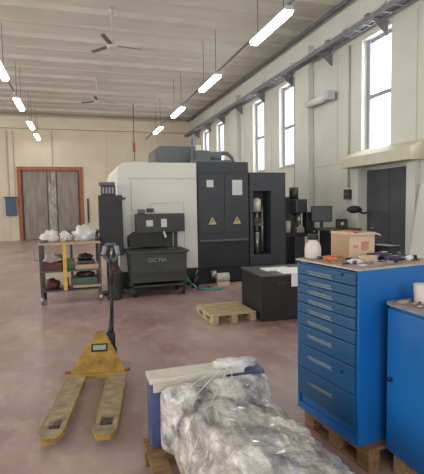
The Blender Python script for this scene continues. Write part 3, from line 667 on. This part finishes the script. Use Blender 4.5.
b = NB(); lathe(b, [(.03,0),(.032,.002),(.032,.016),(.03,.018)], n=20); obj('roll', b, m_darksteel, j, True); obj('core', tube(NB(), (0,0,.018), (0,0,.019), .015, 16), m_card, j)
def spanner(x, y, rz, L, lab, m=m_steel):
    j = cab_thing('spanner', lab, 'spanner', x, y, rz, 'spanners on the blue cabinet')
    obj('shaft', bx(NB(), .012, L-.012, -.005, .005, .002, .008, .001), m, j)
    for s, x0 in ((1, L), (-1, 0)):
        b = NB(); prism(b, [(x0-.012*s, -.008), (x0+.0*s, -.014), (x0+.012*s, -.010), (x0+.002*s, -.004), (x0+.002*s, .004), (x0+.012*s, .010), (x0, .014), (x0-.012*s, .008)], 'z', 0, .009); obj('jaw', b, m, j)
spanner(.06, .28, R(70), .14, 'steel spanner lying along the cabinet front edge'); spanner(.36, .06, R(20), .16, 'steel spanner lying near the cabinet side edge')
spanner(.47, .16, R(-30), .13, 'short dark spanner lying among the violet tools', m_darksteel)
G = 'hand drills on the blue cabinet'
def drill(x, y, rz, lab, m, k=1.):
    j = cab_thing('air_tool', lab, 'tool', x, y, rz, G)
    b = NB(); tube(b, (0,0,.024*k), (.10*k,0,.024*k), .022*k, 14); tube(b, (.10*k,0,.024*k), (.13*k,0,.024*k), .018*k, 14, .008*k); obj('tool_body', b, m, j, True)
    b = NB(); tube(b, (.03*k,0,.02*k), (.02*k,-.09*k,.018*k), .016*k, 12); obj('grip', b, m_black, j, True)
    obj('chuck', tube(NB(), (.13*k,0,.024*k), (.16*k,0,.024*k), .005*k, 10), m_steel, j, True)
drill(.38, .25, R(8), 'dark violet hand tool right of the cardboard box, rear one', m_purple, 1.1)
drill(.36, .14, R(-10), 'dark violet hand tool nearer the cabinet side edge', m_purple, .9)
drill(.50, .13, R(60), 'dark grey hand tool beside black case', m_darksteel, 1.)
on_cab('paper_box', bx(NB(), .25, .35, .20, .27, 0, .035, .002), m_card2, 'small cream carton lying in front of the cardboard box', 'carton')
on_cab('white_label_roll', tube(NB(), (.50, .10, .018), (.56, .12, .018), .018, 14), m_whiterag, 'small white roll among tools at cabinet side edge', 'roll', True)
j = cab_thing('black_case', 'black plastic case at the right end of cabinet top', 'case', .56, .30, R(5))
obj('case_body', bx(NB(), 0, .12, 0, .18, 0, .06, .01), m_navy2, j); obj('case_lid', bx(NB(), .0, .12, 0, .18, .06, .075, .005), m_navy2, j)
for x, y, sx, sy, sz, m_, lab in [(.05, .18, .05, .012, .01, m_darksteel, 'dark flat file near the cabinet front edge'), (.08, .45, .03, .025, .02, m_purple, 'small violet block between jug and orange rag'), (.20, .30, .04, .03, .018, m_darksteel, 'small dark block before the cardboard box corner'), (.10, .08, .05, .03, .006, m_whiterag, 'small white card at the nearest cabinet corner'), (.42, .34, .05, .03, .03, m_navy2, 'dark tool holder behind the violet hand tools'), (.46, .40, .03, .03, .05, m_steel, 'upright steel holder right of the cardboard box')]:
    on_cab('tool_block', bx(NB(), x, x+sx, y, y+sy, 0, sz, .002), m_, lab, 'tool')
j = cab_thing('metal_tray', 'flat steel tray holding bolts on the blue cabinet', 'tray', .22, .04, R(0))
obj('tray_base', bx(NB(), 0, .10, 0, .07, 0, .004), m_steel, j); b = NB(); bx(b, 0, .10, 0, .003, .004, .018); bx(b, 0, .10, .067, .07, .004, .018); bx(b, 0, .003, .003, .067, .004, .018); bx(b, .097, .10, .003, .067, .004, .018); obj('tray_rim', b, m_steel, j)
bolts = ['left end', 'middle', 'right end']
for i in range(3):
    o = cab_thing('bolt', 'dark hexagonal bolt in the steel tray, ' + bolts[i], 'bolt', .02+i*.03, 0, 0, 'bolts in the steel tray'); o.matrix_world = Mc @ Matrix.Translation((.245+i*.026, .075, .004))
    o.matrix_world = Mc @ Matrix.Translation((.245+i*.026, .072, .011))
    obj('bolt_head', tube(NB(), (0,0,0), (0,.008,0), .007, 6), m_darksteel, o); obj('bolt_shank', tube(NB(), (0,-.02,0), (0,0,0), .004, 8), m_darksteel, o, True)

# ---------------------------------------------------------------- nearer blue cabinet
t = thing('door_cabinet', 'lower bright blue door cabinet at the right edge', 'cabinet', (1.70, 1.26, .12))
obj('cabinet_body', bx(NB(), .02, .68, 0, .84, 0, .88, .004), m_blue, t)
d = obj('cabinet_door', bx(NB(), 0, .018, .01, .83, .02, .86, .003), m_blue, t)
obj('door_knob', tube(NB(), (-.018, .795, .455), (0, .795, .455), .014, 14), m_black, d, True)
obj('top_tray', bx(NB(), .0, .68, 0, .84, .88, .888), m_tray2, t)
b = NB(); bx(b, .0, .68, .83, .84, .888, .902); bx(b, 0, .01, 0, .83, .888, .902); obj('top_lip', b, m_handle, t)
z2 = .12+.888
j = thing('plastic_cup', 'white plastic cup on top of the nearer blue cabinet', 'cup', (1.89, 2.045, z2))
obj('cup_wall', lathe(NB(), [(.034,0),(.035,.003),(.040,.11),(.038,.11)], n=24), m_jug, j, True)
for i, (x, y, a, L, lab) in enumerate([(1.80, 2.0, .3, .10, 'brown drill bit on nearer cabinet beside its far edge'), (1.77, 1.94, -.2, .12, 'dark drill bit on nearer cabinet, second from far edge'), (1.82, 1.87, .15, .09, 'short drill bit on nearer cabinet before the cup'), (1.75, 1.82, .5, .08, 'dark drill bit near the cabinet door edge')]):
    j = thing('drill_bit', lab, 'drill bit', (x, y, z2), a, 'drill bits on the nearer cabinet')
    obj('shank', tube(NB(), (0,0,.008), (L*.4,0,.008), .008, 10), m_steel if i % 2 else m_tray2, j, True); obj('flute', tube(NB(), (L*.4,0,.008), (L,0,.008), .0065, 10), m_darksteel, j, True)
j = thing('oily_rag', 'brown oily rag on nearer cabinet behind the drill bits', 'rag', (1.775, 2.06, z2)); obj('cloth', blob(NB(), (0,0,0), (.05,.02,.012), .5, 5, 21), m_tray2, j, True)

# ---------------------------------------------------------------- film-wrapped machine
t = thing('wrapped_machine', 'bulky machine part wrapped in crinkled clear film on brown pallet', 'wrapped machine', (0, 0, .141))
b = NB(); bx(b, .385, 1.12, 2.53, 2.68, 0, .395, .006); fl = obj('blue_casing', b, m_loadblue, t, label='blue painted casing')
b = NB(); bx(b, .38, .98, 2.525, 2.685, .395, .425, .005); bx(b, .40, .86, 2.522, 2.53, .345, .395, .002); obj('top_edge', b, m_loadwhite, t, label='cream top slab')
b = NB(); tube(b, (.80, 2.42, .19), (.83, 1.30, .19), .17, 24); bx(b, .60, 1.0, 1.5, 2.1, 0, .20, .02); obj('motor_barrel', b, m_loadgrey, t, True)
b = NB(); blob(b, (.58, 2.2, .0), (.10, .2, .20), .35, 4, 2); blob(b, (.95, 2.0, .0), (.12, .35, .22), .3, 4, 5); blob(b, (.60, 1.65, .0), (.10, .3, .17), .3, 4, 8)
obj('packing', b, m_loadbody, t, True, label='brown packed parts')
# the film hull: rings along the load
rings = []
tt = bmesh.new(); NR, NS = 90, 72
for i in range(NR):
    s = i/(NR-1); y = 2.60 - s*1.44
    w0 = (.335 if s < .11 else .355) - .05*s - .04*math.exp(-((s-.32)/.15)**2); cx = .772 - .025*s
    hh = .40 + .03*math.sin(s*9) - (.05 if s < .04 else .05*math.exp(-((s-.04)/.05)**2)) - .04*math.exp(-((s-.24)/.08)**2) + .03*math.exp(-((s-.5)/.2)**2)
    ring = []
    for k in range(NS):
        a = math.pi*2*k/NS; c, sn = math.cos(a), math.sin(a)
        n = 9 if s < .10 else (9-6.3*min(1, (s-.10)/.08))
        px = (abs(c)**(2/n))*(1 if c > 0 else -1)*w0; pz = (abs(sn)**(2/n))*(1 if sn > 0 else -1)*hh/2 + hh/2
        P = Vector((cx+px, y, pz)); q = Vector((px, 0, pz-hh/2))
        if q.length > 0: q.normalize()
        e = .08 if s < .10 else min(1, .08+(s-.10)*9)
        k1 = noise.noise(Vector((P.x*4, P.y*3.2, P.z*5)))*.055
        k2 = (abs(noise.noise(Vector((P.x*9+P.y*5, P.y*5-P.x*7, P.z*9))))-.2)*.045
        k3 = (abs(noise.noise(Vector((P.x*22+P.y*14, P.y*18-P.x*14, P.z*20))))-.2)*.018
        P += q*(k1+k2+k3)*e
        P.z = max(P.z, .004)
        ring.append(tt.verts.new(P))
    rings.append(ring)
for A, B in zip(rings, rings[1:]):
    for k in range(NS): tt.faces.new((A[k], A[(k+1) % NS], B[(k+1) % NS], B[k]))
tt.faces.new(rings[0][::-1]); tt.faces.new(rings[-1]); bmesh.ops.recalc_face_normals(tt, faces=tt.faces)
b = NB(); merge(b, tt); obj('stretch_film', b, m_film, t, False, label='crinkled clear stretch film')
for q in [((.82, 2.54, .445), (.44, 2.28, .40)), ((.84, 2.54, .445), (.52, 2.12, .45)), ((.88, 2.54, .445), (.62, 2.05, .47)), ((.78, 2.54, .44), (.42, 2.47, .39)), ((.90, 2.54, .44), (.78, 2.2, .44)), ((.52, 1.95, .38), (.37, 1.80, .0))]:
    obj('film_strand', tube(NB(), q[0], q[1], .0025, 6), m_bag, t)
b = NB(); blob(b, (.94, 2.60, .415), (.14, .07, .028), .7, 6, 6); obj('film_knot', b, m_bag, t, True, label='bunched white film')
tag(obj('paper_scrap', bx(NB(), 1.36, 1.45, 2.60, 2.66, 0, .008), m_paper), 'small white scrap on floor by the cabinet pallet', 'paper scrap')
